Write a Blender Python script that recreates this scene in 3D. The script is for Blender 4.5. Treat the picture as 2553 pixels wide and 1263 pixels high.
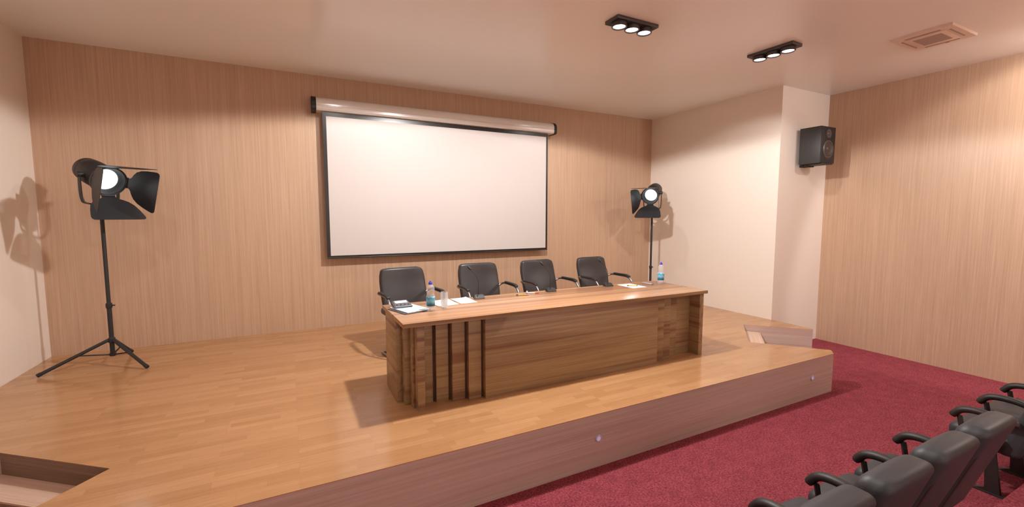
import bpy, bmesh, math, random
from mathutils import Vector, Matrix, noise as mnoise
PI = math.pi
random.seed(7)
for o in list(bpy.data.objects): bpy.data.objects.remove(o)
S = bpy.context.scene
C = S.collection

# ------------------------------------------------------------------ camera
cam_data = bpy.data.cameras.new('camera'); cam = bpy.data.objects.new('camera', cam_data); C.objects.link(cam)
cam.location = (0, 0, 2.0)
cam.rotation_euler = (PI/2 - 0.0862, 0, -0.4708)
cam_data.sensor_width = 36; cam_data.lens = 36*1090.93/2553; cam_data.clip_start = 0.02; cam_data.clip_end = 100
S.camera = cam
# ------------------------------------------------------------------ world, exposure
w = bpy.data.worlds.new('world'); S.world = w; w.use_nodes = True
w.node_tree.nodes['Background'].inputs[0].default_value = (1, .86, .76, 1)
w.node_tree.nodes['Background'].inputs[1].default_value = 0.05
S.view_settings.view_transform = 'Standard'; S.view_settings.look = 'None'
S.view_settings.gamma = 1; S.view_settings.use_curve_mapping = False
S.view_settings.exposure = 0.14
S.cycles.max_bounces = 8; S.cycles.diffuse_bounces = 5; S.cycles.glossy_bounces = 4
S.cycles.transparent_max_bounces = 12; S.cycles.transmission_bounces = 8
S.cycles.sample_clamp_indirect = 4; S.cycles.caustics_reflective = False; S.cycles.caustics_refractive = False
try: S.cycles.use_denoising = True
except Exception: pass
# ------------------------------------------------------------------ room lights and added fill spots
ZC = 3.865; ZS = 0.44
def spot(name, loc, energy, ang, col=(1, .955, .92), target=None, radius=.12, blend=.25):
    l = bpy.data.lights.new(name, 'SPOT'); l.energy = energy; l.color = col
    l.spot_size = math.radians(ang); l.spot_blend = blend; l.shadow_soft_size = radius
    o = bpy.data.objects.new(name, l); C.objects.link(o); o.location = loc
    if target is not None:
        d = Vector(target) - Vector(loc); o.rotation_euler = d.to_track_quat('-Z', 'Y').to_euler()
    return o
KEY = (1.95, 3.10)
spot('ceiling_and_fill_spot', (KEY[0], KEY[1]+.32, 3.78), 440, 167, radius=.07, blend=.07)
for x, y, e, tg, an in ((3.05, 3.43, 45, None, 164), (4.95, 3.22, 60, None, 164), (4.95, 3.22, 60, (6.41, 4.6, 1.7), 80), (-1.05, 3.22, 45, None, 164),
                        (.7, 5.2, 34, None, 156), (4.1, 5.2, 34, None, 156)):  # this pair is added without fittings, to throw the stands' wall shadows
    spot('ceiling_and_fill_spot', (x, y, 3.78), e, an, target=tg, radius=.05 if y > 4 else .09, blend=.3)
for x, y, e, tg, an in ((6.75, .7, 140, (7.5, 1.6, 1.6), 165), (6.75, .7, 230, (7.6, 1.2, 3.0), 95), (1.95, -1.2, 45, None, 164),  # second entry is an added wash, bouncing off the wall onto the ceiling
                        (-.6, -2.6, 560, (-.6, -4.5, 2.0), 110), (4.4, -2.6, 560, (4.4, -4.5, 2.0), 110)):  # unseen fill pair added behind the camera, bounced off the front wall
    spot('ceiling_and_fill_spot', (x, y, 3.78), e, an, target=tg, radius=.1, blend=.25)

# ------------------------------------------------------------------ materials
def newmat(name):
    m = bpy.data.materials.new(name); m.use_nodes = True
    nt = m.node_tree; b = nt.nodes['Principled BSDF']
    return m, nt, b
def plain(name, col, rough=.5, metal=0, spec=.5, **kw):
    m, nt, b = newmat(name)
    b.inputs['Base Color'].default_value = (*col, 1); b.inputs['Roughness'].default_value = rough
    b.inputs['Metallic'].default_value = metal; b.inputs['Specular IOR Level'].default_value = spec
    for k, v in kw.items(): b.inputs[k.replace('_', ' ')].default_value = v
    return m
def N(nt, t, **kw):
    n = nt.nodes.new(t)
    for k, v in kw.items():
        if k in n.inputs: n.inputs[k].default_value = v
        else: setattr(n, k, v)
    return n
def ramp(nt, stops):
    n = nt.nodes.new('ShaderNodeValToRGB'); e = n.color_ramp.elements
    while len(e) < len(stops): e.new(.5)
    for i, (p, c) in enumerate(stops):
        e[i].position = p; e[i].color = (*c, 1) if len(c) == 3 else c
    return n
def coords(nt, scale, rot=(0, 0, 0), loc=(0, 0, 0)):
    tc = nt.nodes.new('ShaderNodeTexCoord'); mp = nt.nodes.new('ShaderNodeMapping')
    mp.inputs['Scale'].default_value = scale; mp.inputs['Rotation'].default_value = rot; mp.inputs['Location'].default_value = loc
    nt.links.new(tc.outputs['Object'], mp.inputs['Vector'])
    return mp.outputs['Vector']
def noise_node(nt, vec, scale=1, detail=4, rough=.6, dist=0):
    n = N(nt, 'ShaderNodeTexNoise', Scale=scale, Detail=detail, Roughness=rough, Distortion=dist)
    nt.links.new(vec, n.inputs['Vector']); return n.outputs['Fac']
def mix(nt, f, a, b, mode='MIX'):
    n = nt.nodes.new('ShaderNodeMix'); n.data_type = 'RGBA'; n.blend_type = mode
    for s, v in ((0, f), (6, a), (7, b)):
        if isinstance(v, bpy.types.NodeSocket): nt.links.new(v, n.inputs[s])
        else: n.inputs[s].default_value = v if isinstance(v, (int, float)) else (*v, 1)
    return n.outputs[2]
def bump(nt, b, h, strength=.2, dist=.002):
    n = N(nt, 'ShaderNodeBump', Strength=strength, Distance=dist)
    nt.links.new(h, n.inputs['Height']); nt.links.new(n.outputs[0], b.inputs['Normal'])

def wood(name, axis, light, dark, red=None, across=30, along=1.0, fine=160, rough=.4, spec=.4, lo=.36, hi=.64, bigscale=.25, fmix=.45, loc=(0, 0, 0)):
    """grain that runs along one axis; bands and fine pores across the other two"""
    m, nt, b = newmat(name)
    sc = [across]*3; sf = [fine]*3; sb = [across*bigscale]*3
    for a in (axis if isinstance(axis, tuple) else (axis,)):
        sc[a] = along; sf[a] = along*3.2; sb[a] = along*.35
    g = noise_node(nt, coords(nt, sc, loc=loc), 1, 5, .6, .35)
    f = noise_node(nt, coords(nt, sf, loc=loc), 1, 3, .7, 0)
    bg = noise_node(nt, coords(nt, sb, loc=loc), 1, 3, .5, .2)
    r1 = ramp(nt, [(lo, dark), (hi, light)]); nt.links.new(g, r1.inputs[0])
    r2 = ramp(nt, [(.38, dark), (.62, light)]); nt.links.new(f, r2.inputs[0])
    col = mix(nt, fmix, r1.outputs[0], r2.outputs[0])
    if red:
        r3 = ramp(nt, [(.5, (0, 0, 0)), (.62, (1, 1, 1))]); nt.links.new(bg, r3.inputs[0])
        col = mix(nt, r3.outputs[0], col, mix(nt, .7, col, red))
    nt.links.new(col, b.inputs['Base Color'])
    b.inputs['Roughness'].default_value = rough; b.inputs['Specular IOR Level'].default_value = spec
    bump(nt, b, f, .12, .001)
    return m

M = {}
M['wall_wood'] = wood('oak_wall_panelling', 2, (.555, .375, .258), (.435, .283, .188), across=62, along=.55, fine=140, rough=.36, spec=.42, fmix=.5)
M['desk_top'] = wood('desk_top_veneer', 0, (.46, .26, .135), (.36, .19, .10), red=(.24, .11, .062), bigscale=.6, across=16, along=.45, fine=90, rough=.25, spec=.4, fmix=.35, lo=.38, hi=.6)
M['desk_x'] = wood('desk_walnut_lengthwise', 0, (.40, .275, .15), (.245, .155, .08), red=(.16, .062, .04), across=14, along=.5, fine=120, rough=.36, spec=.35, bigscale=.95)
M['desk_y'] = wood('desk_walnut_crosswise', 1, (.40, .275, .15), (.245, .155, .08), red=(.16, .062, .04), across=14, along=.5, fine=120, rough=.36, spec=.35, bigscale=.95)
M['desk_dark'] = plain('desk_dark_groove', (.06, .028, .014), .6)
M['stage_side'] = wood('stage_front_laminate', (0, 1), (.60, .46, .40), (.44, .325, .275), red=(.50, .32, .285), across=22, along=.3, fine=110, rough=.45, spec=.3, bigscale=.3)
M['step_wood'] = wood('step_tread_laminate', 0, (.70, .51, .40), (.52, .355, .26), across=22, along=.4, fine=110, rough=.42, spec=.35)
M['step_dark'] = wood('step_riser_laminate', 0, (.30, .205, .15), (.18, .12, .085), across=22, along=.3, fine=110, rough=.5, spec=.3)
M['cream'] = plain('cream_wall_paint', (.80, .725, .65), .48, spec=.35)
M['ceiling'] = plain('satin_ceiling_paint', (.90, .93, .93), .22, spec=.3)
M['screen'] = plain('projection_fabric', (.545, .505, .485), .52, spec=.4)
M['border'] = plain('screen_black_border', (.012, .010, .010), .28, spec=.5)
M['housing'] = plain('white_enamel_housing', (.74, .70, .67), .2, spec=.9)
M['black_plastic'] = plain('black_plastic', (.016, .015, .016), .55)
M['black_metal'] = plain('black_painted_metal', (.017, .017, .019), .5, spec=.5)
M['dark_metal'] = plain('dark_grey_metal', (.10, .095, .10), .35, metal=.6)
M['chrome'] = plain('brushed_chrome', (.30, .30, .32), .34, metal=1)
M['speaker_box'] = plain('speaker_vinyl', (.030, .028, .028), .5)
M['speaker_cone'] = plain('speaker_cone', (.07, .055, .048), .45)
M['speaker_ring'] = plain('speaker_ring', (.13, .11, .105), .3, metal=.3)
M['ac_white'] = plain('air_unit_white', (.78, .65, .57), .4)
M['ac_grey'] = plain('air_unit_grille', (.40, .32, .28), .6)
M['ac_edge'] = plain('air_unit_edge', (.30, .22, .19), .5)
M['glow'] = plain('lit_lamp_glass', (1, 1, 1), .3, Emission_Color=(1, .97, .93, 1), Emission_Strength=6)
M['glow_stand'] = plain('lit_spotlight_lens', (.9, .95, 1), .3, Emission_Color=(.93, .97, 1, 1), Emission_Strength=1.5)
M['marker_rim'] = plain('pale_violet_rim', (.52, .46, .62), .3)
M['glow_step'] = plain('step_marker_light', (.6, .55, .75), .3, Emission_Color=(.62, .56, .85, 1), Emission_Strength=.22)
M['paper'] = plain('white_paper', (.86, .82, .78), .7)
M['red_pen'] = plain('red_plastic', (.5, .05, .02), .35)
M['yellow_pen'] = plain('yellow_plastic', (.62, .42, .05), .35)
M['white_plastic'] = plain('white_plastic', (.8, .8, .82), .35)
M['blue_cap'] = plain('blue_cap_plastic', (.035, .045, .55), .35)
M['grey_device'] = plain('grey_device_plastic', (.10, .10, .115), .38)
M['lcd'] = plain('pale_display', (.78, .80, .84), .25)
M['silver_phone'] = plain('silver_phone_body', (.42, .38, .38), .3, metal=.5)
M['black_glass'] = plain('black_phone_glass', (.02, .02, .025), .12)
M['water_plastic'] = plain('clear_bottle_plastic', (.72, .73, .76), .06, Transmission_Weight=.0, Alpha=.30)
M['clear_glass'] = plain('clear_drinking_glass', (.72, .78, .82), .04, Alpha=.36)
M['glass_base'] = plain('bright_glass_base', (.93, .93, .92), .1)

def leather(name, col, rough):
    m, nt, b = newmat(name)
    b.inputs['Base Color'].default_value = (*col, 1); b.inputs['Roughness'].default_value = rough
    b.inputs['Specular IOR Level'].default_value = .5
    v = N(nt, 'ShaderNodeTexVoronoi', Scale=260.0); nt.links.new(coords(nt, (1, 1, 1)), v.inputs['Vector'])
    bump(nt, b, v.outputs['Distance'], .08, .001)
    return m
M['leather'] = leather('black_chair_leather', (.030, .026, .026), .36)
M['seat_leather'] = leather('charcoal_seat_leather', (.037, .040, .046), .5)
M['seat_back_shell'] = plain('dark_seat_shell', (.030, .020, .020), .5)
M['arm_rubber'] = plain('armrest_rubber', (.022, .018, .017), .5)

# parquet stage floor
m, nt, b = newmat('parquet_stage_floor'); M['parquet'] = m
v = coords(nt, (1, 1, 1))
def bricks(bw, rh, c1, c2, mort, off=.37, freq=3):
    n = N(nt, 'ShaderNodeTexBrick', Scale=1.0); n.inputs['Color1'].default_value = (*c1, 1); n.inputs['Color2'].default_value = (*c2, 1)
    n.inputs['Mortar'].default_value = (*mort, 1); n.inputs['Mortar Size'].default_value = .0006; n.inputs['Mortar Smooth'].default_value = .6
    n.inputs['Brick Width'].default_value = bw; n.inputs['Row Height'].default_value = rh; n.offset = off; n.offset_frequency = freq
    n.squash = .7; n.squash_frequency = 4
    nt.links.new(v, n.inputs['Vector']); return n.outputs['Color']
base = bricks(.46, .062, (.49, .27, .130), (.41, .215, .096), (.33, .165, .07))
g = noise_node(nt, coords(nt, (3.5, 60, 20)), 1, 4, .65, .8)
r = ramp(nt, [(.3, (.90, .89, .86)), (.7, (1.05, 1.05, 1.05))]); nt.links.new(g, r.inputs[0])
nt.links.new(mix(nt, 1.0, base, r.outputs[0], 'MULTIPLY'), b.inputs['Base Color'])
b.inputs['Roughness'].default_value = .17; b.inputs['Specular IOR Level'].default_value = .5
bump(nt, b, g, .05, .001)

# carpet
m, nt, b = newmat('red_carpet'); M['carpet'] = m
v1 = coords(nt, (1, 1, 1))
f1 = noise_node(nt, v1, 75, 3, .7, .3); f2 = noise_node(nt, v1, 9, 3, .6)
r1 = ramp(nt, [(.36, (.14, .024, .032)), (.5, (.25, .048, .062)), (.66, (.34, .078, .095))]); nt.links.new(f1, r1.inputs[0])
r2 = ramp(nt, [(.3, (.85, .83, .84)), (.7, (1.1, 1.1, 1.1))]); nt.links.new(f2, r2.inputs[0])
nt.links.new(mix(nt, 1.0, r1.outputs[0], r2.outputs[0], 'MULTIPLY'), b.inputs['Base Color'])
b.inputs['Roughness'].default_value = .95; b.inputs['Specular IOR Level'].default_value = .1
bump(nt, b, f1, .6, .006)

def striped(name, axis, freq, a, c, width=.5, rough=.5):
    m, nt, b = newmat(name)
    sc = [0, 0, 0]; sc[axis] = freq
    t = nt.nodes.new('ShaderNodeSeparateXYZ'); nt.links.new(coords(nt, (freq,)*3), t.inputs[0])
    fr = N(nt, 'ShaderNodeMath', operation='FRACT'); nt.links.new(t.outputs[axis], fr.inputs[0])
    lt = N(nt, 'ShaderNodeMath', operation='LESS_THAN'); nt.links.new(fr.outputs[0], lt.inputs[0]); lt.inputs[1].default_value = width
    nt.links.new(mix(nt, lt.outputs[0], a, c), b.inputs['Base Color']); b.inputs['Roughness'].default_value = rough
    return m
M['text_paper'] = striped('printed_paper', 1, 70, (.88, .84, .80), (.70, .68, .68), .42, .7)
M['ac_louvre'] = striped('air_grille_louvres', 0, 55, (.52, .42, .37), (.26, .20, .175), .5, .6)
# blue bottle label
m, nt, b = newmat('blue_water_label'); M['label'] = m
t = nt.nodes.new('ShaderNodeSeparateXYZ'); nt.links.new(coords(nt, (1, 1, 1)), t.inputs[0])
nz = noise_node(nt, coords(nt, (28, 28, 3)), 1, 3, .6)
ad = N(nt, 'ShaderNodeMath', operation='MULTIPLY_ADD'); nt.links.new(nz, ad.inputs[0]); ad.inputs[1].default_value = .045; nt.links.new(t.outputs[2], ad.inputs[2])
r = ramp(nt, [(.0, (.01, .11, .20)), (.018, (.012, .13, .24)), (.026, (.05, .28, .42)), (.045, (.25, .50, .62)), (.070, (.03, .36, .58)), (.078, (.04, .40, .62)), (.084, (.60, .70, .75))])
ms = N(nt, 'ShaderNodeMath', operation='SUBTRACT'); nt.links.new(ad.outputs[0], ms.inputs[0]); ms.inputs[1].default_value = .066
nt.links.new(ms.outputs[0], r.inputs[0]); nt.links.new(r.outputs[0], b.inputs['Base Color']); b.inputs['Roughness'].default_value = .35
# magazine cover
m, nt, b = newmat('blue_printed_cover'); M['cover'] = m
nz = noise_node(nt, coords(nt, (16, 9, 1)), 1, 4, .7)
r = ramp(nt, [(.35, (.20, .32, .48)), (.43, (.55, .78, .88)), (.52, (.80, .88, .92)), (.60, (.30, .68, .80))])
nt.links.new(nz, r.inputs[0]); nt.links.new(r.outputs[0], b.inputs['Base Color']); b.inputs['Roughness'].default_value = .3

# ------------------------------------------------------------------ mesh helpers
def obj(name, bm, mat, parent=None, smooth=True, angle=40, loc=None):
    me = bpy.data.meshes.new(name)
    bmesh.ops.recalc_face_normals(bm, faces=bm.faces)
    bm.to_mesh(me); bm.free()
    if not isinstance(mat, (list, tuple)): mat = [mat]
    for q in mat: me.materials.append(M[q] if isinstance(q, str) else q)
    if smooth:
        me.polygons.foreach_set('use_smooth', [True]*len(me.polygons))
        try: me.set_sharp_from_angle(angle=math.radians(angle))
        except Exception: pass
    o = bpy.data.objects.new(name, me); C.objects.link(o)
    if parent: o.parent = parent
    if loc: o.location = loc
    return o
def thing(name, label, cat, loc=(0, 0, 0), rz=0, group=None):
    o = bpy.data.objects.new(name, None); C.objects.link(o); o.empty_display_size = .1
    o.location = loc; o.rotation_euler = (0, 0, rz); o['label'] = label; o['category'] = cat
    if group: o['group'] = group
    return o
def tag(o, label, cat, group=None):
    o['label'] = label; o['category'] = cat
    if group: o['group'] = group
    return o
def struct(name, bm, mat, smooth=False, label=None):
    o = obj(name, bm, mat, None, smooth); o['kind'] = 'structure'
    if label: o['label'] = label
    return o
def copy_tree(o, parent=None):
    c = o.copy(); C.objects.link(c)
    if parent: c.parent = parent
    for ch in [q for q in bpy.data.objects if q.parent == o]: copy_tree(ch, c)
    return c
def BM(): return bmesh.new()
def box(bm, x0, x1, y0, y1, z0, z1, bev=0, seg=2, mi=0):
    vs = bmesh.ops.create_cube(bm, size=1)['verts']
    for v in vs: v.co = Vector(((x0+x1)/2+v.co.x*(x1-x0), (y0+y1)/2+v.co.y*(y1-y0), (z0+z1)/2+v.co.z*(z1-z0)))
    fs = {f for v in vs for f in v.link_faces}
    for f in fs: f.material_index = mi
    if bev: bmesh.ops.bevel(bm, geom=list({e for f in fs for e in f.edges}), offset=bev, segments=seg, affect='EDGES', profile=.5)
    return vs
def prism(bm, pts, z0, z1, mi=0):
    lo = [bm.verts.new((x, y, z0)) for x, y in pts]; hi = [bm.verts.new((x, y, z1)) for x, y in pts]
    n = len(pts)
    fs = [bm.faces.new(lo[::-1]), bm.faces.new(hi)] + [bm.faces.new((lo[i], lo[(i+1) % n], hi[(i+1) % n], hi[i])) for i in range(n)]
    for f in fs: f.material_index = mi
    return fs
def xform(bm, verts, mat):
    for v in verts: v.co = mat @ v.co
def tube(bm, pts, r, seg=10, cap=True, flat=None):
    """round tube through pts; r number or list; flat=(a,b) scales the section"""
    pts = [Vector(p) for p in pts]; n = len(pts)
    rs = r if isinstance(r, (list, tuple)) else [r]*n
    rings = []; prev = None
    for i, p in enumerate(pts):
        t = (pts[min(i+1, n-1)]-pts[max(i-1, 0)]).normalized()
        if prev is None:
            a = Vector((0, 0, 1)) if abs(t.z) < .9 else Vector((1, 0, 0)); u = t.cross(a).normalized()
        else: u = (prev - t*prev.dot(t)).normalized()
        prev = u; v_ = t.cross(u)
        fa, fb = flat or (1, 1)
        rings.append([bm.verts.new(p+(u*math.cos(2*PI*k/seg)*fa+v_*math.sin(2*PI*k/seg)*fb)*rs[i]) for k in range(seg)])
    for i in range(n-1):
        for k in range(seg): bm.faces.new((rings[i][k], rings[i][(k+1) % seg], rings[i+1][(k+1) % seg], rings[i+1][k]))
    if cap: bm.faces.new(rings[0][::-1]); bm.faces.new(rings[-1])
    return [v for q in rings for v in q]
def smooth_path(pts, sub=6):
    pts = [Vector(p) for p in pts]; out = []
    for i in range(len(pts)-1):
        p0, p1, p2, p3 = pts[max(i-1, 0)], pts[i], pts[i+1], pts[min(i+2, len(pts)-1)]
        for k in range(sub):
            t = k/sub
            out.append(.5*((2*p1)+(p2-p0)*t+(2*p0-5*p1+4*p2-p3)*t*t+(3*p1-p0-3*p2+p3)*t**3))
    out.append(pts[-1]); return out
def lathe(bm, prof, seg=24, mat=None, mi=0, closed=False):
    """profile of (radius, height) round z"""
    rings = []; vs = []
    for r, z in prof:
        if r < 1e-6: q = [bm.verts.new((0, 0, z))]
        else: q = [bm.verts.new((r*math.cos(2*PI*k/seg), r*math.sin(2*PI*k/seg), z)) for k in range(seg)]
        rings.append(q); vs += q
    pairs = list(zip(rings, rings[1:])) + ([(rings[-1], rings[0])] if closed else [])
    for a, b_ in pairs:
        for k in range(seg):
            k2 = (k+1) % seg
            if len(a) == 1 and len(b_) == 1: continue
            if len(a) == 1: f = bm.faces.new((a[0], b_[k], b_[k2]))
            elif len(b_) == 1: f = bm.faces.new((a[k], a[k2], b_[0]))
            else: f = bm.faces.new((a[k], a[k2], b_[k2], b_[k]))
            f.material_index = mi
    if mat is not None: xform(bm, vs, mat)
    return vs
def rbox(bm, sx, sy, sz, r, mid=6, cor=4, deform=None, centre=(0, 0, 0)):
    """rounded box on a grid, so it can be bulged or bent"""
    hs = (sx/2, sy/2, sz/2); ax = []
    for h in hs:
        rr = min(r, h*.98)
        l = [-h+rr*(1-math.cos(PI/2*i/cor)) for i in range(cor)] + [-h+rr+(2*h-2*rr)*i/mid for i in range(mid+1)]
        l += [h-rr*(1-math.cos(PI/2*i/cor)) for i in range(cor-1, -1, -1)]
        ax.append(l)
    cache = {}
    def V(i, j, k):
        if (i, j, k) in cache: return cache[(i, j, k)]
        p = Vector((ax[0][i], ax[1][j], ax[2][k])); q = p.copy()
        for a in range(3):
            rr = min(r, hs[a]*.98); q[a] = max(-hs[a]+rr, min(hs[a]-rr, p[a]))
        d = p-q
        if d.length > 1e-9:
            d = Vector([d[a]/min(r, hs[a]*.98) for a in range(3)]); d.normalize()
            p = q + Vector([d[a]*min(r, hs[a]*.98) for a in range(3)])
        if deform: p = deform(p)
        cache[(i, j, k)] = bm.verts.new(p+Vector(centre)); return cache[(i, j, k)]
    n = [len(a)-1 for a in ax]
    for (a, b_, c) in ((0, 1, 2), (1, 2, 0), (2, 0, 1)):
        for side in (0, n[c]):
            for i in range(n[a]):
                for j in range(n[b_]):
                    q = []
                    for (ii, jj) in ((i, j), (i+1, j), (i+1, j+1), (i, j+1)):
                        idx = [0, 0, 0]; idx[a] = ii; idx[b_] = jj; idx[c] = side; q.append(V(*idx))
                    bm.faces.new(q)
    return list(cache.values())

# ------------------------------------------------------------------ room shell
XL, XR, YB, YP, XW, XW2, YN = -2.41, 6.413, 6.553, 4.0, 7.608, -3.61, -4.5
T = .15
b_ = BM(); box(b_, XL-T, XR+T, YB, YB+T, 0, ZC); struct('wall_back', b_, 'wall_wood', label='oak panelled back wall behind the stage')
b_ = BM(); box(b_, XR, XW+T, YP, YB, 0, ZC); struct('wall_right_pier', b_, 'cream', label='cream painted wall block right of the stage')
b_ = BM(); box(b_, XW2-T, XL, YP, YB, 0, ZC); struct('wall_left_pier', b_, 'cream', label='cream painted wall left of the stage')
b_ = BM(); box(b_, XW, XW+T, YN, YP, 0, ZC); struct('wall_right', b_, 'wall_wood', label='oak panelled right wall')
b_ = BM(); box(b_, XW2-T, XW2, YN, YP, 0, ZC); struct('wall_left', b_, 'wall_wood', label='oak panelled left wall')
b_ = BM(); box(b_, XW2-T, XW+T, YN-T, YN, 0, ZC); struct('wall_front', b_, 'cream', label='cream wall behind the audience')
b_ = BM(); box(b_, XW2-T, XW+T, YN-T, YB+T, -T, 0); struct('floor', b_, 'carpet', label='red carpet floor')
b_ = BM(); box(b_, XW2, XW, YN, .963, 0, .15); struct('floor_tier', b_, 'carpet', label='raised carpeted tier behind the seat row')
b_ = BM(); box(b_, XW2-T, XW+T, YN-T, YB+T, ZC, ZC+T); struct('ceiling', b_, 'ceiling', label='smooth cream ceiling')

# ------------------------------------------------------------------ stage platform
R_out = [(5.456, 2.667), (5.577, 2.756)]; R_notch = [(5.028, 3.402), (5.766, 3.996)]; R_end = [(6.361, 3.382), (XR, 3.425)]
L_out = [(-1.456, 2.667), (-1.577, 2.756)]; L_notch = [(-1.047, 3.437), (-1.762, 4.003)]; L_end = [(-2.361, 3.382), (XL, 3.425)]
outline = R_out + R_notch + R_end + [(XR, YB), (XL, YB)] + L_end[::-1] + L_notch[::-1] + L_out[::-1]
b_ = BM(); prism(b_, outline, 0, ZS-.004, 0)
stage = struct('stage_platform', b_, 'stage_side', label='raised wooden stage platform with a brown laminate front')
b_ = BM(); prism(b_, outline, ZS-.004, ZS, 0)
struct('stage_floor', b_, 'parquet', label='honey parquet floor laid on the stage')
# corner steps let into the platform
def steps(A, B, out, zs, depth, label):
    """A-B riser line, out = outward unit vector"""
    A, B, out = Vector(A), Vector(B), Vector(out)
    d = (B-A).normalized(); w_ = (B-A).length
    t = thing('corner_steps', label, 'steps', (A.x, A.y, 0), math.atan2(d.y, d.x))
    sgn = 1 if Vector((-d.y, d.x)).dot(out) > 0 else -1
    for i, z in enumerate(zs):
        y0, y1 = sorted((sgn*(depth*i+.002), sgn*depth*(i+1)))
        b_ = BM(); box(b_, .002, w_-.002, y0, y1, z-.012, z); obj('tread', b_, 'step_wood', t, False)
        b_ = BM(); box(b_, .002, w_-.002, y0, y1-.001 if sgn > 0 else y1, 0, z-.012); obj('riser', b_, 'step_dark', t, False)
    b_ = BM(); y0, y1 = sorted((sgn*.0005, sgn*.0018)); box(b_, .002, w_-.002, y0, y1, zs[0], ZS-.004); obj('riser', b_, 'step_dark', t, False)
    return t
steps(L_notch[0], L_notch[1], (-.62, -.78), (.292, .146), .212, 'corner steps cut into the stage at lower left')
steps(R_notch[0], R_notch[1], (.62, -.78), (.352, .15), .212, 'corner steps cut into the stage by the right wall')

# step marker lights in the stage front
def marker():
    t = thing('step_light', 'round pale button light in the stage front below the middle of the desk', 'light', (2.13, 2.667, .236), 0, 'button lights in the stage front')
    R90 = Matrix.Rotation(PI/2, 4, 'X')
    b_ = BM(); lathe(b_, [(.030, 0), (.030, .005), (.026, .008), (.021, .008), (.019, .004), (.019, 0)], 24, R90, closed=True); obj('rim', b_, 'marker_rim', t)
    b_ = BM(); lathe(b_, [(0, .005), (.0185, .005), (.0185, 0)], 20, R90); obj('lens', b_, 'glow_step', t)
    return t
mk = marker()
c = copy_tree(mk); c.location = (5.058, 2.667, .228); c['label'] = 'round pale button light in the stage front near its right corner'

# ------------------------------------------------------------------ projection screen
def screen():
    t = thing('projection_screen', 'wide white pull-down projection screen with black border on the back wall', 'screen', (2.2, YB-.002, 1.4))
    y = 6.405-YB+.002
    x0, x1, z0, z1 = .449-2.2, 3.934-2.2, .025, 1.965
    b_ = BM(); box(b_, x0, x1, y, y+.004, z0, z1, 0)
    obj('border', b_, 'border', t, False)
    b_ = BM(); box(b_, x0+.045, x1-.032, y-.0015, y, z0+.03, 1.912); obj('screen_fabric', b_, 'screen', t, False)
    b_ = BM(); tube(b_, [(x0, y+.002, z0), (x1, y+.002, z0)], .009, 10); obj('bottom_bar', b_, 'border', t)
    # housing section in y,z extruded along x
    sec = [(0, 2.158), (-.075, 2.160)]
    for k in range(9):
        a = PI/2*k/8; sec.append((-.075-.115*math.sin(a), 2.065+.095*math.cos(a)))
    sec += [(-.190, 2.045), (-.184, 2.042), (-.184, 2.036), (-.190, 2.032), (-.188, 2.0), (-.176, 1.978), (-.14, 1.97), (0, 1.97)]
    def ext(sec, xa, xb, grow=0):
        b_ = BM(); cy, cz = -.09, 2.06
        s2 = [(cy+(p-cy)*(1+grow), cz+(q-cz)*(1+grow)) for p, q in sec]
        s2 = [(min(p, 0), q) for p, q in s2]
        A = [b_.verts.new((xa, p, q)) for p, q in s2]; B = [b_.verts.new((xb, p, q)) for p, q in s2]; n = len(A)
        b_.faces.new(A); b_.faces.new(B[::-1])
        for i in range(n): b_.faces.new((A[i], B[i], B[(i+1) % n], A[(i+1) % n]))
        return b_
    hx0, hx1 = .375-2.2, 4.04-2.2
    obj('housing', ext(sec, hx0, hx1), 'housing', t, True, 25)
    obj('end_cap', ext(sec, hx0-.052, hx0+.003, .05), 'black_plastic', t, True, 25)
    obj('end_cap', ext(sec, hx1-.003, hx1+.045, .05), 'black_plastic', t, True, 25)
screen()

# ------------------------------------------------------------------ desk
def desk():
    dx, dz = .745, .735
    t = thing('conference_desk', 'long panelled wooden conference desk on the stage', 'desk', (.745, 3.3, ZS))
    def P(name, x0, x1, y0, y1, z0=0, z1=dz-.036, mat='desk_x', bev=.003):
        b_ = BM(); box(b_, x0-.745, x1-.745, y0-3.3, y1-3.3, z0, z1, bev); return obj(name, b_, mat, t, True, 30)
    b_ = BM(); box(b_, 0, 4.125-.745, 0, .815, dz-.036, dz, .004); obj('desktop', b_, ['desk_top'], t, True, 30)
    b_ = BM(); box(b_, .002, 4.123-.745, -.0015, .0, dz-.035, dz-.003); obj('desktop_edge', b_, 'desk_x', t, False)
    P('side_panel', .752, .80, 3.595, 4.02, mat='desk_y')
    P('corner_panel', .800, .846, 3.515, 3.98, mat='desk_x')
    P('corner_panel', .846, .864, 3.432, 3.9, mat='desk_x')
    P('corner_post', .864, .925, 3.349, 3.7, mat='desk_x')
    # facing boards that step forward towards the middle
    P('backing_panel', .93, 4.07, 3.50, 3.53, mat='desk_dark')
    fr = [(.925, 1.024, 3.472), (1.046, 1.152, 3.446), (1.174, 1.286, 3.409), (1.308, 1.422, 3.374), (1.444, 3.42, 3.335),
          (3.42, 3.546, 3.372), (3.546, 3.68, 3.408), (3.68, 3.81, 3.444), (3.81, 4.045, 3.472)]
    for i, (a, c_, y) in enumerate(fr):
        P('front_panel', a, c_, y, 3.50, z1=dz-.036)
    for a, y in ((1.024, 3.476), (1.152, 3.450), (1.286, 3.413), (1.422, 3.378)):
        P('groove_strip', a, a+.022, y+.008, 3.50, mat='desk_dark', bev=0)
    P('side_panel', 4.045, 4.105, 3.335, 4.02, mat='desk_y')
desk()
ZD = ZS+.735
TOPC = (.745, 3.3)

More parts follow.
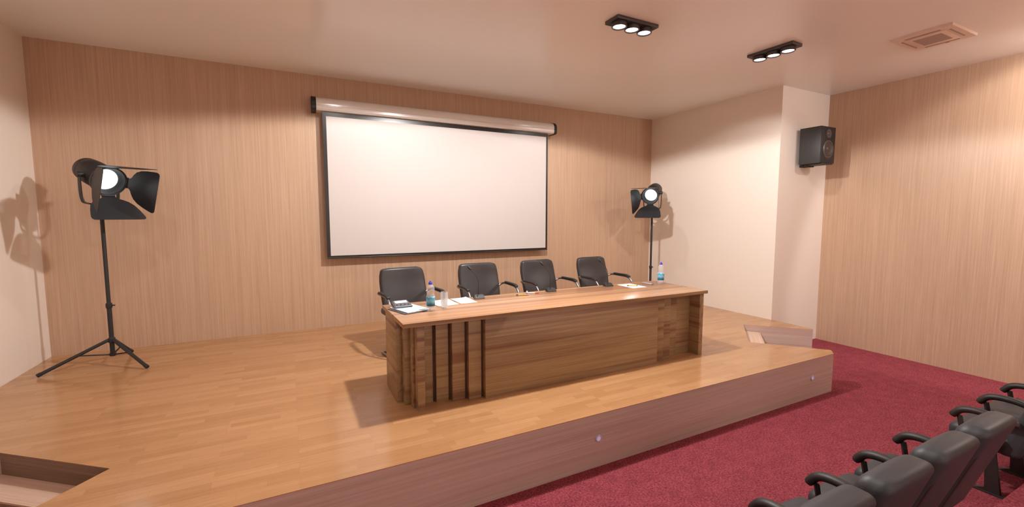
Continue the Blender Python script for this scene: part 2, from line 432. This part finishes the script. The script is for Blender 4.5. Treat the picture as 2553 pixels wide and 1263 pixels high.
# ------------------------------------------------------------------ meeting chairs
def make_chair():
    t = thing('meeting_chair', '', 'chair', (0, 0, ZS), 0, 'black leather chairs behind the desk')
    def bend(p):
        z = p.z; x = p.x
        f = 1 - .05*max(0, (-z-.05))/.25
        if z > .12: f *= 1-.10*((z-.12)/.15)**2
        p.x = x*f
        if z > 0: p.z -= (.030 if x > 0 else .012)*(max(0, abs(x)/.2825-.60)/.4)**2.2*(z/.265)
        bow = .035*math.cos(PI*x/.56)-.03
        p.y += -bow*.6 + .24*(z+.26) + .10*(max(0, -z-.02))**1.4*2 + .02*math.sin((z+.1)*8)
        return p
    b_ = BM(); rbox(b_, .565, .065, .53, .028, 8, 4, bend, (0, .20, .675)); obj('backrest', b_, 'leather', t)
    def sc(p):
        if p.z > 0: p.z += .012*(1-(p.x/.30)**2)*(1-(p.y/.25)**2)
        if p.y < -.1: p.z -= .5*(p.y+.1)**2*4*.4
        return p
    b_ = BM(); rbox(b_, .60, .53, .085, .038, 8, 4, sc, (0, .005, .455)); obj('seat', b_, 'leather', t)
    for s in (-1, 1):
        pts = [(s*.27, .262, .630), (s*.30, .262, .645), (s*.325, .235, .662), (s*.33, .18, .667), (s*.33, .05, .666), (s*.33, -.08, .660), (s*.33, -.155, .628), (s*.33, -.20, .55), (s*.332, -.215, .42),
               (s*.332, -.225, .10), (s*.332, -.205, .025), (s*.334, -.15, .014), (s*.345, .07, .014)]
        path = smooth_path(pts, 6)
        f = BM(); tube(f, path, .0135, 10); fr = obj('side_frame', f, 'chrome', t)
        b_ = BM(); rbox(b_, .045, .32, .028, .013, 6, 3, lambda p, s=s: Vector((p.x, p.y, p.z - 3*(min(0, p.y+.08))**2)), (s*.33, .02, .682)); obj('armrest', b_, 'black_plastic', t)
    b_ = BM(); tube(b_, [(-.345, .07, .014), (.345, .07, .014)], .0135, 10); obj('rear_bar', b_, 'chrome', t)
    b_ = BM(); tube(b_, [(-.332, -.10, .42), (-.332, -.215, .42)], .010, 8); tube(b_, [(.332, -.10, .42), (.332, -.215, .42)], .010, 8)
    tube(b_, [(-.332, -.10, .415), (.332, -.10, .415)], .011, 8); tube(b_, [(-.2, -.10, .415), (-.2, .16, .415)], .011, 8); tube(b_, [(.2, -.10, .415), (.2, .16, .415)], .011, 8)
    for s in (-1, 1): tube(b_, smooth_path([(s*.2, .16, .415), (s*.2, .235, .44), (s*.2, .26, .52), (s*.2, .285, .70)], 4), .010, 8)
    obj('under_frame', b_, 'chrome', t)
    return t
ch = make_chair()
specs = [(1.242, 4.96, 7, 'black leather meeting chair at the left end of the desk, behind the bottle'),
         (2.215, 5.0, 1, 'black leather meeting chair second from the left behind the desk'),
         (3.150, 5.02, 4, 'black leather meeting chair third from the left behind the desk'),
         (4.105, 5.02, 5, 'black leather meeting chair at the right end of the desk, by the loose phone')]
for i, (x, y, a, lab) in enumerate(specs):
    o = ch if i == 0 else copy_tree(ch)
    o.location = (x, y, ZS); o.rotation_euler = (0, 0, math.radians(a)); o['label'] = lab

# ------------------------------------------------------------------ spotlights on stands
def stand_light():
    t = thing('stand_spotlight', 'black studio spotlight with barn doors on a tripod at the left of the stage', 'spotlight', (-1.70, 5.9, ZS), 0, 'tripod spotlights on the stage')
    b_ = BM(); tube(b_, [(0, 0, .095), (0, 0, .64)], .0205, 14)
    lathe(b_, [(.0207, .60), (.027, .61), (.027, .65), (.0177, .66)], 14); tube(b_, [(.02, 0, .63), (.05, -.01, .63)], .007, 8)
    obj('lower_pole', b_, 'black_metal', t)
    b_ = BM(); tube(b_, [(0, 0, .62), (0, 0, 1.66)], .0175, 14); obj('upper_pole', b_, 'black_metal', t)
    b_ = BM(); lathe(b_, [(.0207, .235), (.030, .245), (.030, .285), (.0207, .295)], 16, closed=True); obj('hub', b_, 'black_metal', t)
    b_ = BM(); lathe(b_, [(.0207, .095), (.028, .10), (.028, .125), (.0207, .13)], 16, closed=True); obj('brace_collar', b_, 'black_metal', t)
    for ax, ay in ((-.533, -.172), (.365, -.341), (.05, .42)):
        d = Vector((ax, ay)); u = d.normalized()*.025
        b_ = BM(); tube(b_, [(u.x, u.y, .268), (ax*.98, ay*.98, .020)], .0165, 10); lg = obj('leg', b_, 'black_metal', t)
        f = BM(); p = Vector((u.x, u.y, .268)); q = Vector((ax*.98, ay*.98, .020)); n_ = (q-p).normalized()
        tube(f, [q-n_*.035, q-n_*.002], .0190, 10); obj('foot', f, 'black_plastic', lg)
        b_ = BM(); m_ = p.lerp(q, .46); tube(b_, [(u.x*.9, u.y*.9, .112), m_], .0075, 8); obj('brace', b_, 'black_metal', t)
    # yoke and head: local frame, axis along -y of head, then aimed
    H = Vector((0, 0, 1.965))
    az = math.radians(AZ); tilt = math.radians(20)
    ax_ = Vector((math.cos(az)*math.cos(tilt), math.sin(az)*math.cos(tilt), -math.sin(tilt)))
    rt = Vector((math.sin(az), -math.cos(az), 0)); up = rt.cross(ax_)
    up = up if up.z > 0 else -up
    MT = Matrix(((rt.x, up.x, ax_.x, H.x), (rt.y, up.y, ax_.y, H.y), (rt.z, up.z, ax_.z, H.z), (0, 0, 0, 1)))   # local x=right y=up z=axis
    # yoke: flat strap bent round the head
    b_ = BM(); st = [(-.155, .0), (-.158, -.12), (-.15, -.24), (-.12, -.285), (0, -.295), (.12, -.285), (.15, -.24), (.158, -.12), (.155, .0)]
    st = [(p.x, p.y) for p in smooth_path([(a, c_, 0) for a, c_ in st], 4)]
    vs = []
    for s_ in (-.026, .026):
        row = []
        for a, c_ in st:
            for k in (0, 1):
                rr = 1 if k == 0 else .965
                q = H + rt*a*rr + Vector((0, 0, 1))*c_*rr + Vector((ax_.x, ax_.y, 0)).normalized()*s_
                row.append(b_.verts.new(q))
        vs.append(row)
    n = len(st)
    for i in range(n-1):
        o0, i0, o1, i1 = 2*i, 2*i+1, 2*i+2, 2*i+3
        b_.faces.new((vs[0][o0], vs[0][o1], vs[1][o1], vs[1][o0])); b_.faces.new((vs[0][i1], vs[0][i0], vs[1][i0], vs[1][i1]))
        b_.faces.new((vs[0][i0], vs[0][i1], vs[0][o1], vs[0][o0])); b_.faces.new((vs[1][o0], vs[1][o1], vs[1][i1], vs[1][i0]))
    for i in (0, n-1): b_.faces.new((vs[0][2*i], vs[0][2*i+1], vs[1][2*i+1], vs[1][2*i]))
    obj('yoke', b_, 'black_metal', t)
    b_ = BM()
    lathe(b_, [(0, -.27), (.06, -.267), (.098, -.25), (.118, -.21), (.124, -.15), (.120, -.147), (.124, -.143), (.128, -.09), (.128, -.01), (.124, .02), (.112, .045), (.104, .06), (.104, .125),
               (.118, .135), (.134, .15), (.150, .165), (.152, .195), (.146, .20), (.138, .196), (.134, .18), (.120, .15), (.104, .125)], 40, MT)
    for s in (-1, 1):
        q = Matrix.Rotation(s*PI/2, 4, 'Y'); lathe(b_, [(.026, .12), (.026, .165), (.02, .172), (0, .172)], 14, MT @ q)
    hd = obj('lamp_head', b_, 'black_metal', t, True, 50)
    b_ = BM(); lathe(b_, [(0, .138), (.06, .136), (.100, .128), (.104, .12), (0, .115)], 36, MT); obj('lens', b_, 'glow_stand', hd)
    # barn doors: fan with rounded corners
    for k in range(4):
        half = [(-.055, 0), (-.058, .030), (-.075, .046), (-.110, .062), (-.150, .090), (-.182, .135), (-.205, .20), (-.222, .27), (-.226, .295), (-.222, .312), (-.212, .322), (-.196, .326)]
        prof = half + [(-a, c_) for a, c_ in half[::-1]]
        if k % 2 == 1: prof = [(a*.95, c_) for a, c_ in prof]
        prof = [(a, c_*(1.06, 1.10, .95, 1.06)[k]) for a, c_ in prof]
        sp = math.radians((18, 14, 31, 14)[k])
        b_ = BM()
        A = [b_.verts.new((a, 0, c_)) for a, c_ in prof]; B = [b_.verts.new((a, .004, c_)) for a, c_ in prof]; n = len(A)
        b_.faces.new(A); b_.faces.new(B[::-1])
        for i in range(n): b_.faces.new((A[i], A[(i+1) % n], B[(i+1) % n], B[i]))
        tube(b_, [(-.055, 0, .004), (.055, 0, .004)], .008, 8)
        loc = Matrix.Rotation(k*PI/2, 4, 'Z') @ Matrix.Translation((0, .142, .198)) @ Matrix.Rotation(-sp, 4, 'X')
        xform(b_, b_.verts, MT @ loc)
        obj('barn_door', b_, 'black_metal', hd, True, 30)
    return t, H, ax_
AZ = -49
lampL, HL, axL = stand_light()
AZ = 211
lampR, HR, axR = stand_light()
lampR.location = (5.83, 5.9, ZS); lampR['label'] = 'black studio spotlight with barn doors on a stand in the corner by the cream wall'
spot('stand_spot_light', Vector((-1.70, 5.9, ZS))+HL+axL*.16, 8, 70, (.95, .97, 1), Vector((-1.70, 5.9, ZS))+HL+axL*3, .08)
spot('stand_spot_light', Vector((5.83, 5.9, ZS))+HR+axR*.16, 6, 70, (.95, .97, 1), Vector((5.83, 5.9, ZS))+HR+axR*3, .08)

# ------------------------------------------------------------------ loudspeaker
def speaker():
    t = thing('loudspeaker', 'black two-way loudspeaker mounted high on the pier beside the right wall', 'speaker', (6.965, 4.0, 2.754))
    b_ = BM(); box(b_, -.175, .175, -.345, -.05, 0, .52, .006); obj('cabinet', b_, 'speaker_box', t, True, 30)
    b_ = BM(); box(b_, -.172, .172, -.352, -.345, .004, .516, .003); obj('baffle', b_, 'black_plastic', t, True, 30)
    R90 = Matrix.Rotation(PI/2, 4, 'X')
    w1 = Matrix.Translation((.0, -.352, .20)) @ R90; w2 = Matrix.Translation((.0, -.352, .42)) @ R90
    b_ = BM(); lathe(b_, [(.125, 0), (.125, .006), (.118, .010), (.108, .008), (.104, .002), (.104, 0)], 36, w1, closed=True); r_ = obj('woofer', b_, 'speaker_ring', t)
    b_ = BM(); lathe(b_, [(.104, .004), (.096, .008), (.088, .002), (.04, .0008), (.036, .006), (.02, .011), (0, .012)], 36, w1); obj('cone', b_, 'speaker_cone', r_)
    b_ = BM(); lathe(b_, [(.062, 0), (.062, .004), (.052, .005), (.034, .001), (.034, 0)], 32, w2, closed=True); r_ = obj('tweeter', b_, 'speaker_ring', t)
    b_ = BM(); lathe(b_, [(.033, .001), (.022, .008), (.012, .012), (0, .013)], 24, w2); obj('dome', b_, 'speaker_cone', r_)
    b_ = BM(); tube(b_, [(.105*math.cos(a), -.354, .20+.14*math.sin(a)) for a in [PI*1.22+PI*.56*i/14 for i in range(15)]], .0045, 6); obj('port_slot', b_, 'speaker_ring', t)
    b_ = BM(); box(b_, -.13, .13, -.36, -.1, -.014, 0, .003); prism(b_, [(-.1, -.12), (.1, -.12), (.06, 0), (-.06, 0)], -.03, -.012); box(b_, -.06, .06, -.05, 0, -.03, .30, .004); obj('wall_bracket', b_, 'black_plastic', t, True, 30)
speaker()

# ------------------------------------------------------------------ ceiling lights
def downlight():
    t = thing('ceiling_spotlight', 'black ceiling fitting of three round lamps, the one nearer the middle of the room', 'ceiling light', (3.055, 3.425, ZC), 0, 'three-lamp ceiling fittings')
    b_ = BM(); box(b_, -.255, .255, -.095, .095, -.030, 0, .003); obj('housing', b_, 'dark_metal', t, True, 30)
    b_ = BM(); box(b_, -.248, .248, -.088, .088, -.032, -.030); obj('face_plate', b_, 'black_metal', t, False)
    for x in (-.158, 0, .158):
        mt = Matrix.Translation((x, 0, 0))
        b_ = BM(); lathe(b_, [(.074, -.032), (.074, -.066), (.069, -.070), (.060, -.066), (.057, -.058), (.057, -.032)], 32, mt, closed=True); q = obj('lamp_ring', b_, 'dark_metal', t)
        b_ = BM(); lathe(b_, [(0, -.062), (.056, -.060), (.056, -.050), (0, -.050)], 28, mt); obj('lamp_glass', b_, 'glow', q)
    return t
dl = downlight()
places = [(4.957, 3.222, math.radians(93), 'black ceiling fitting of three round lamps, the one nearer the air unit'),
          (KEY[0], KEY[1], 0, 'black ceiling fitting of three round lamps above the front edge of the desk'),
          (6.75, .7, PI/2, 'black ceiling fitting of three round lamps over the audience near the right wall')]
for x, y, a, lab in places:
    c = copy_tree(dl); c.location = (x, y, ZC); c.rotation_euler = (0, 0, a); c['label'] = lab

# ------------------------------------------------------------------ ceiling air unit
def ac():
    t = thing('ceiling_air_unit', 'square white air conditioning cassette set in the ceiling at right', 'air conditioner', (6.09, 2.245, ZC))
    b_ = BM()
    lo = [(-.292, -.252), (.292, -.252), (.292, .252), (-.292, .252)]
    A = [b_.verts.new((x, y, 0)) for x, y in lo]; B = [b_.verts.new((x*.985, y*.983, -.022)) for x, y in lo]
    b_.faces.new(A); b_.faces.new(B[::-1])
    for i in range(4): b_.faces.new((A[i], B[i], B[(i+1) % 4], A[(i+1) % 4]))
    obj('panel', b_, 'ac_white', t, False)
    b_ = BM(); box(b_, -.2, .2, -.165, .165, -.027, -.022, .004); obj('inner_panel', b_, 'ac_white', t, True, 30)
    b_ = BM(); box(b_, -.135, .135, -.115, .115, -.0285, -.027); obj('intake_grille', b_, 'ac_louvre', t, False)
    for x0, x1, y0, y1 in ((-.17, .17, .185, .20), (-.17, .17, -.20, -.185), (-.235, -.218, -.14, .14), (.218, .235, -.14, .14)):
        b_ = BM(); box(b_, x0, x1, y0, y1, -.0255, -.022, .001); obj('air_slot', b_, 'ac_grey', t, False)
    b_ = BM(); box(b_, .245, .255, -.05, -.02, -.0245, -.022); obj('indicator', b_, 'ac_edge', t, False)
ac()

# ------------------------------------------------------------------ things on the desk
def microphone():
    t = thing('desk_microphone', '', 'microphone', (0, 0, ZD), 0, 'gooseneck microphones on the desk')
    b_ = BM()
    pts = [(-.058, -.045), (.058, -.045), (.050, .045), (-.050, .045)]
    A = [b_.verts.new((x, y, 0)) for x, y in pts]; B = [b_.verts.new((x*.86, y*.55+.012, .036)) for x, y in pts]
    b_.faces.new(A[::-1]); b_.faces.new(B)
    for i in range(4): b_.faces.new((A[i], A[(i+1) % 4], B[(i+1) % 4], B[i]))
    bmesh.ops.bevel(b_, geom=b_.edges[:], offset=.006, segments=3, affect='EDGES')
    bs = obj('base', b_, 'black_plastic', t, True, 30)
    b_ = BM(); tube(b_, [(-.02, -.022, .0335), (-.02, -.022, .0375)], .006, 10); obj('button', b_, 'dark_metal', bs)
    neck = smooth_path([(0, .012, .034), (0, .012, .10), (.002, .014, .15), (-.004, .022, .195), (-.028, .04, .24), (-.062, .062, .285)], 6)
    b_ = BM(); tube(b_, neck, [.0042 if i < 12 else .0030 for i in range(len(neck))], 8); lathe(b_, [(.0065, .03), (.0065, .06), (.004, .066)], 10, Matrix.Translation((0, .012, 0))); obj('gooseneck', b_, 'black_plastic', t)
    a = Vector(neck[-1]); d = Vector((-.034, .024, .045)).normalized()
    b_ = BM(); tube(b_, [a-d*.004, a, a+d*.012, a+d*.036, a+d*.044], [.005, .010, .0115, .0115, .007], 12); obj('microphone_capsule', b_, 'black_plastic', t)
    return t
mic = microphone()
for i, (x, y, lab) in enumerate([(1.672, 4.02, 'black gooseneck microphone nearest the drinking glass'),
                                 (2.53, 4.035, 'black gooseneck microphone in the middle, right of the loose pens'),
                                 (3.325, 4.04, 'black gooseneck microphone nearest the blank sheet with the pen')]):
    o = mic if i == 0 else copy_tree(mic)
    o.location = (x, y, ZD); o.rotation_euler = (0, 0, math.radians((-4, -2, 2)[i])); o['label'] = lab

def bottle():
    t = thing('water_bottle', '', 'bottle', (0, 0, ZD), 0, 'water bottles on the desk')
    prof = [(0, .006), (.02, .002), (.031, 0), (.036, .006), (.037, .03), (.0355, .034), (.037, .038), (.037, .134), (.036, .138), (.0325, .148), (.032, .158), (.0345, .172), (.0365, .185), (.034, .205), (.026, .222), (.015, .232), (.013, .238), (.013, .243)]
    b_ = BM(); lathe(b_, prof, 28); obj('bottle_body', b_, 'water_plastic', t)
    b_ = BM(); lathe(b_, [(.0376, .046), (.0380, .047), (.0380, .131), (.0376, .132)], 32); obj('label_band', b_, 'label', t)
    b_ = BM(); lathe(b_, [(.016, .233), (.016, .250), (.0145, .252), (.008, .254), (.007, .262), (0, .263)], 20); obj('cap', b_, 'blue_cap', t)
    return t
bt = bottle()
bt.location = (1.072, 3.665, ZD); bt['label'] = 'plastic water bottle with blue cap standing beside the drinking glass'
c = copy_tree(bt); c.location = (4.02, 3.895, ZD); c['label'] = 'plastic water bottle with blue cap alone at the far right end of the desk'
t = thing('drinking_glass', 'tall empty clear tumbler right of the water bottle on the desk', 'glass', (1.218, 3.735, ZD))
b_ = BM(); lathe(b_, [(.027, .0), (.031, .04), (.0345, .09), (.033, .144), (.0315, .144), (.033, .09), (.0295, .04), (.0255, .008)], 32, closed=True); obj('glass_wall', b_, 'clear_glass', t)
b_ = BM(); lathe(b_, [(0, .008), (.0245, .008), (.0245, .001), (0, .001)], 28); obj('glass_base', b_, 'glass_base', t)

def sheet(name, w_, h_, loc, rz, mat, thick, label, cat, curl=0, group=None):
    b_ = BM(); n = 10
    g_ = [[[b_.verts.new(((i/n-.5)*w_, (j/n-.5)*h_, zz + curl*max(0, (i/n-.55))**2*(j/n) + curl*.6*max(0, .3-i/n)**2)) for j in range(n+1)] for i in range(n+1)] for zz in (0, thick)]
    for i in range(n):
        for j in range(n):
            for s in (0, 1):
                q = [g_[s][i][j], g_[s][i+1][j], g_[s][i+1][j+1], g_[s][i][j+1]]; b_.faces.new(q if s else q[::-1])
    for i in range(n):
        b_.faces.new((g_[0][i][0], g_[0][i+1][0], g_[1][i+1][0], g_[1][i][0])); b_.faces.new((g_[0][i+1][n], g_[0][i][n], g_[1][i][n], g_[1][i+1][n]))
        b_.faces.new((g_[0][0][i+1], g_[0][0][i], g_[1][0][i], g_[1][0][i+1])); b_.faces.new((g_[0][n][i], g_[0][n][i+1], g_[1][n][i+1], g_[1][n][i]))
    o = obj(name, b_, mat, None, True, 30); o.location = loc; o.rotation_euler = (0, 0, rz)
    return tag(o, label, cat, group)
sheet('printed_paper', .205, .28, (1.275, 3.955, ZD+.0002), math.radians(5), 'text_paper', .0006, 'printed white sheet lying behind the drinking glass', 'paper', .06)
sheet('printed_paper', .17, .28, (1.492, 3.975, ZD+.0002), math.radians(3), 'text_paper', .0006, 'printed white sheet lying left of the first microphone', 'paper', .03)
sheet('paper_sheet', .205, .285, (3.577, 3.915, ZD+.0002), math.radians(0), 'paper', .0006, 'white sheet with a yellow pen on it at the right end of the desk', 'paper', 0)
sheet('magazine', .225, .30, (.922, 3.795, ZD+.0086), math.radians(17), 'cover', .006, 'blue and white magazine under the grey terminal on the desk', 'magazine', 0)
# tablet under the device
t = thing('tablet_computer', 'thin dark tablet peeking out under the left edge of the magazine', 'tablet', (.905, 3.785, ZD), math.radians(17))
b_ = BM(); box(b_, -.120, .095, -.150, .150, 0, .0078, .003); obj('tablet_body', b_, 'grey_device', t)
b_ = BM(); box(b_, -.112, .087, -.142, .142, .0078, .0083); obj('tablet_glass', b_, 'black_glass', t)
def device():
    t = thing('desk_terminal', 'grey wedge-shaped conference terminal with a pale display', 'electronic device', (.872, 3.895, ZD+.0148), math.radians(4))
    b_ = BM()
    pts = [(-.085, -.07), (.085, -.07), (.075, .075), (-.075, .075)]; zt = [.018, .018, .046, .046]
    A = [b_.verts.new((x, y, 0)) for x, y in pts]; B = [b_.verts.new((x*.93, y*.93, z)) for (x, y), z in zip(pts, zt)]
    b_.faces.new(A[::-1]); b_.faces.new(B)
    for i in range(4): b_.faces.new((A[i], A[(i+1) % 4], B[(i+1) % 4], B[i]))
    bmesh.ops.bevel(b_, geom=b_.edges[:], offset=.006, segments=3, affect='EDGES')
    obj('terminal_body', b_, 'grey_device', t, True, 30)
    sl = math.atan2(.028, .135)
    Mx = Matrix.Translation((0, 0, .0325)) @ Matrix.Rotation(sl, 4, 'X')
    b_ = BM(); vs = box(b_, -.055, .055, -.004, .048, 0, .002, .0006); xform(b_, b_.verts, Mx); obj('display', b_, 'lcd', t, False)
    for x in (-.052, -.018, .018, .052):
        b_ = BM(); box(b_, x-.007, x+.007, -.045, -.034, 0, .0025, .0008); xform(b_, b_.verts, Mx); obj('button', b_, 'black_plastic', t, False)
device()
def pen(loc, rz, parts, label, name='ballpoint_pen'):
    t = thing(name, label, 'pen', loc, rz)
    for nm, mat, a, c_, r0, r1 in parts:
        b_ = BM(); tube(b_, [(a, 0, .0055), ((a+c_)/2, 0, .0055), (c_, 0, .0055)], [r0, max(r0, r1), r1], 10); obj(nm, b_, mat, t)
    return t
pen((2.14, 3.965, ZD), math.radians(-20), [('barrel', 'yellow_pen', -.045, .065, .005, .005), ('grip', 'black_plastic', -.068, -.045, .004, .0055), ('tip', 'yellow_pen', -.085, -.068, .001, .003)], 'yellow pen with black grip lying loose on the desk')
pen((2.29, 4.005, ZD), math.radians(-28), [('barrel', 'white_plastic', -.062, .02, .004, .005), ('cap', 'red_pen', .02, .065, .0055, .0045)], 'white marker with red cap lying right of the small upright stick', 'marker_pen')
pen((3.57, 3.90, ZD+.0009), math.radians(-25), [('barrel', 'yellow_pen', -.04, .055, .005, .005), ('grip', 'black_plastic', -.062, -.04, .004, .0055), ('clip', 'black_plastic', .055, .065, .0055, .0045)], 'yellow pen lying on the white sheet')
t = thing('glue_stick', 'tiny white stick with dark blue foot standing between the pens', 'stick', (2.205, 3.985, ZD))
b_ = BM(); lathe(b_, [(0, 0), (.010, 0), (.010, .014), (0, .014)], 14); obj('foot', b_, M['blue_cap'], t)
b_ = BM(); lathe(b_, [(0, .014), (.009, .014), (.008, .034), (.003, .038), (0, .038)], 14); obj('tube', b_, 'white_plastic', t)
t = thing('mobile_phone', 'silver mobile phone lying left of the far water bottle', 'phone', (3.865, 3.955, ZD), math.radians(-72))
b_ = BM(); box(b_, -.068, .068, -.034, .034, 0, .010, .004, 3); obj('phone_body', b_, 'silver_phone', t)
b_ = BM(); box(b_, -.058, .058, -.028, .028, .010, .0106); obj('phone_glass', b_, 'silver_phone', t, False)

# ------------------------------------------------------------------ audience seats
def auditorium_seat():
    t = thing('auditorium_seat', '', 'seat', (0, 0, 0), 0, 'black auditorium seats')
    # x 0 is seat centre; y runs to the stage
    def bk(p):
        z = p.z
        p.y += -.33*(z+.31) + .012*math.cos(PI*p.x/.46)*(1 if p.y < 0 else .3)*-1
        if z > .2: p.x *= 1-.06*((z-.2)/.11)**2
        p.z += -.014*(p.x/.22)**2
        return p
    b_ = BM(); rbox(b_, .442, .130, .62, .045, 7, 5, bk, (0, 1.060, .606)); obj('backrest', b_, 'seat_leather', t)
    def sh(p):
        if p.z > .1: p.z -= .09*(abs(p.x)/.19)**4*(p.z/.265)
        p.y += -.33*(p.z+.27)
        return p
    b_ = BM(); rbox(b_, .40, .024, .54, .011, 6, 3, sh, (0, .998, .574)); obj('back_shell', b_, 'seat_back_shell', t)
    def cu(p):
        if p.z > 0: p.z += .018*(1-(p.x/.24)**2)
        if p.y > .05: p.z -= .9*(p.y-.05)**2
        return p
    b_ = BM(); rbox(b_, .44, .39, .11, .048, 7, 5, cu, (0, 1.185, .375)); obj('seat_cushion', b_, 'seat_leather', t)
    def pn(p):
        k = 1+.12*(p.z)/.03
        return Vector((p.x*k, p.y*k, p.z+(.12*max(0, p.y)**1.0)))
    b_ = BM(); rbox(b_, .40, .33, .045, .02, 6, 3, pn, (0, 1.165, .305)); obj('seat_pan', b_, 'seat_back_shell', t)
    return t
def arm_parts(t, x):
    path = smooth_path([(x, 1.0, .55), (x, 1.07, .556), (x, 1.16, .570), (x, 1.245, .568), (x, 1.305, .545), (x, 1.345, .492)], 5)
    n = len(path)
    b_ = BM(); tube(b_, path, [.022]+[.029]*(n-2)+[.026], 14, flat=(1.0, .85)); obj('armrest', b_, 'arm_rubber', t)
    b_ = BM()
    vs = tube(b_, [(x, 1.305, .505), (x, 1.285, .40), (x, 1.255, .31)], .017, 4)
    obj('arm_post', b_, 'arm_rubber', t, False)
    b_ = BM()
    prof = [(1.058, .012), (1.19, .012), (1.140, .036), (1.155, .31), (1.27, .40), (1.26, .46), (1.07, .42), (1.10, .30)]
    A = [b_.verts.new((x-.016, y, z)) for y, z in prof]; B = [b_.verts.new((x+.016, y, z)) for y, z in prof]; m_ = len(A)
    b_.faces.new(A); b_.faces.new(B[::-1])
    for i in range(m_): b_.faces.new((A[i], B[i], B[(i+1) % m_], A[(i+1) % m_]))
    obj('leg', b_, 'arm_rubber', t, False)
    b_ = BM(); box(b_, x-.024, x+.024, .966, 1.30, 0, .012, .002); obj('floor_rail', b_, 'arm_rubber', t, False)
s0 = auditorium_seat(); arm_parts(s0, .25)
s0.location = (1.86, 0, 0)
P_ = .5
labs = ['black padded auditorium seat cut off at the bottom edge of the picture, nearest the camera',
        'black padded auditorium seat with its whole top in view, second from the camera',
        'black padded auditorium seat in the middle of the row, third from the camera',
        'black padded auditorium seat at the aisle end of the nearer block']
xs = [1.83, 2.33, 2.83, 3.33]
for i in range(4):
    o = s0 if i == 0 else copy_tree(s0)
    o.location = (xs[i], 0, 0); o['label'] = labs[i]
far = copy_tree(s0); far.location = (4.70, 0, 0); far['label'] = 'black auditorium seat across the aisle, cut by the right edge of the picture, nearer one'
arm_parts(far, -.25)
far2 = copy_tree(s0); far2.location = (5.20, 0, 0); far2['label'] = 'black auditorium seat across the aisle, next to the right wall, only its front showing'
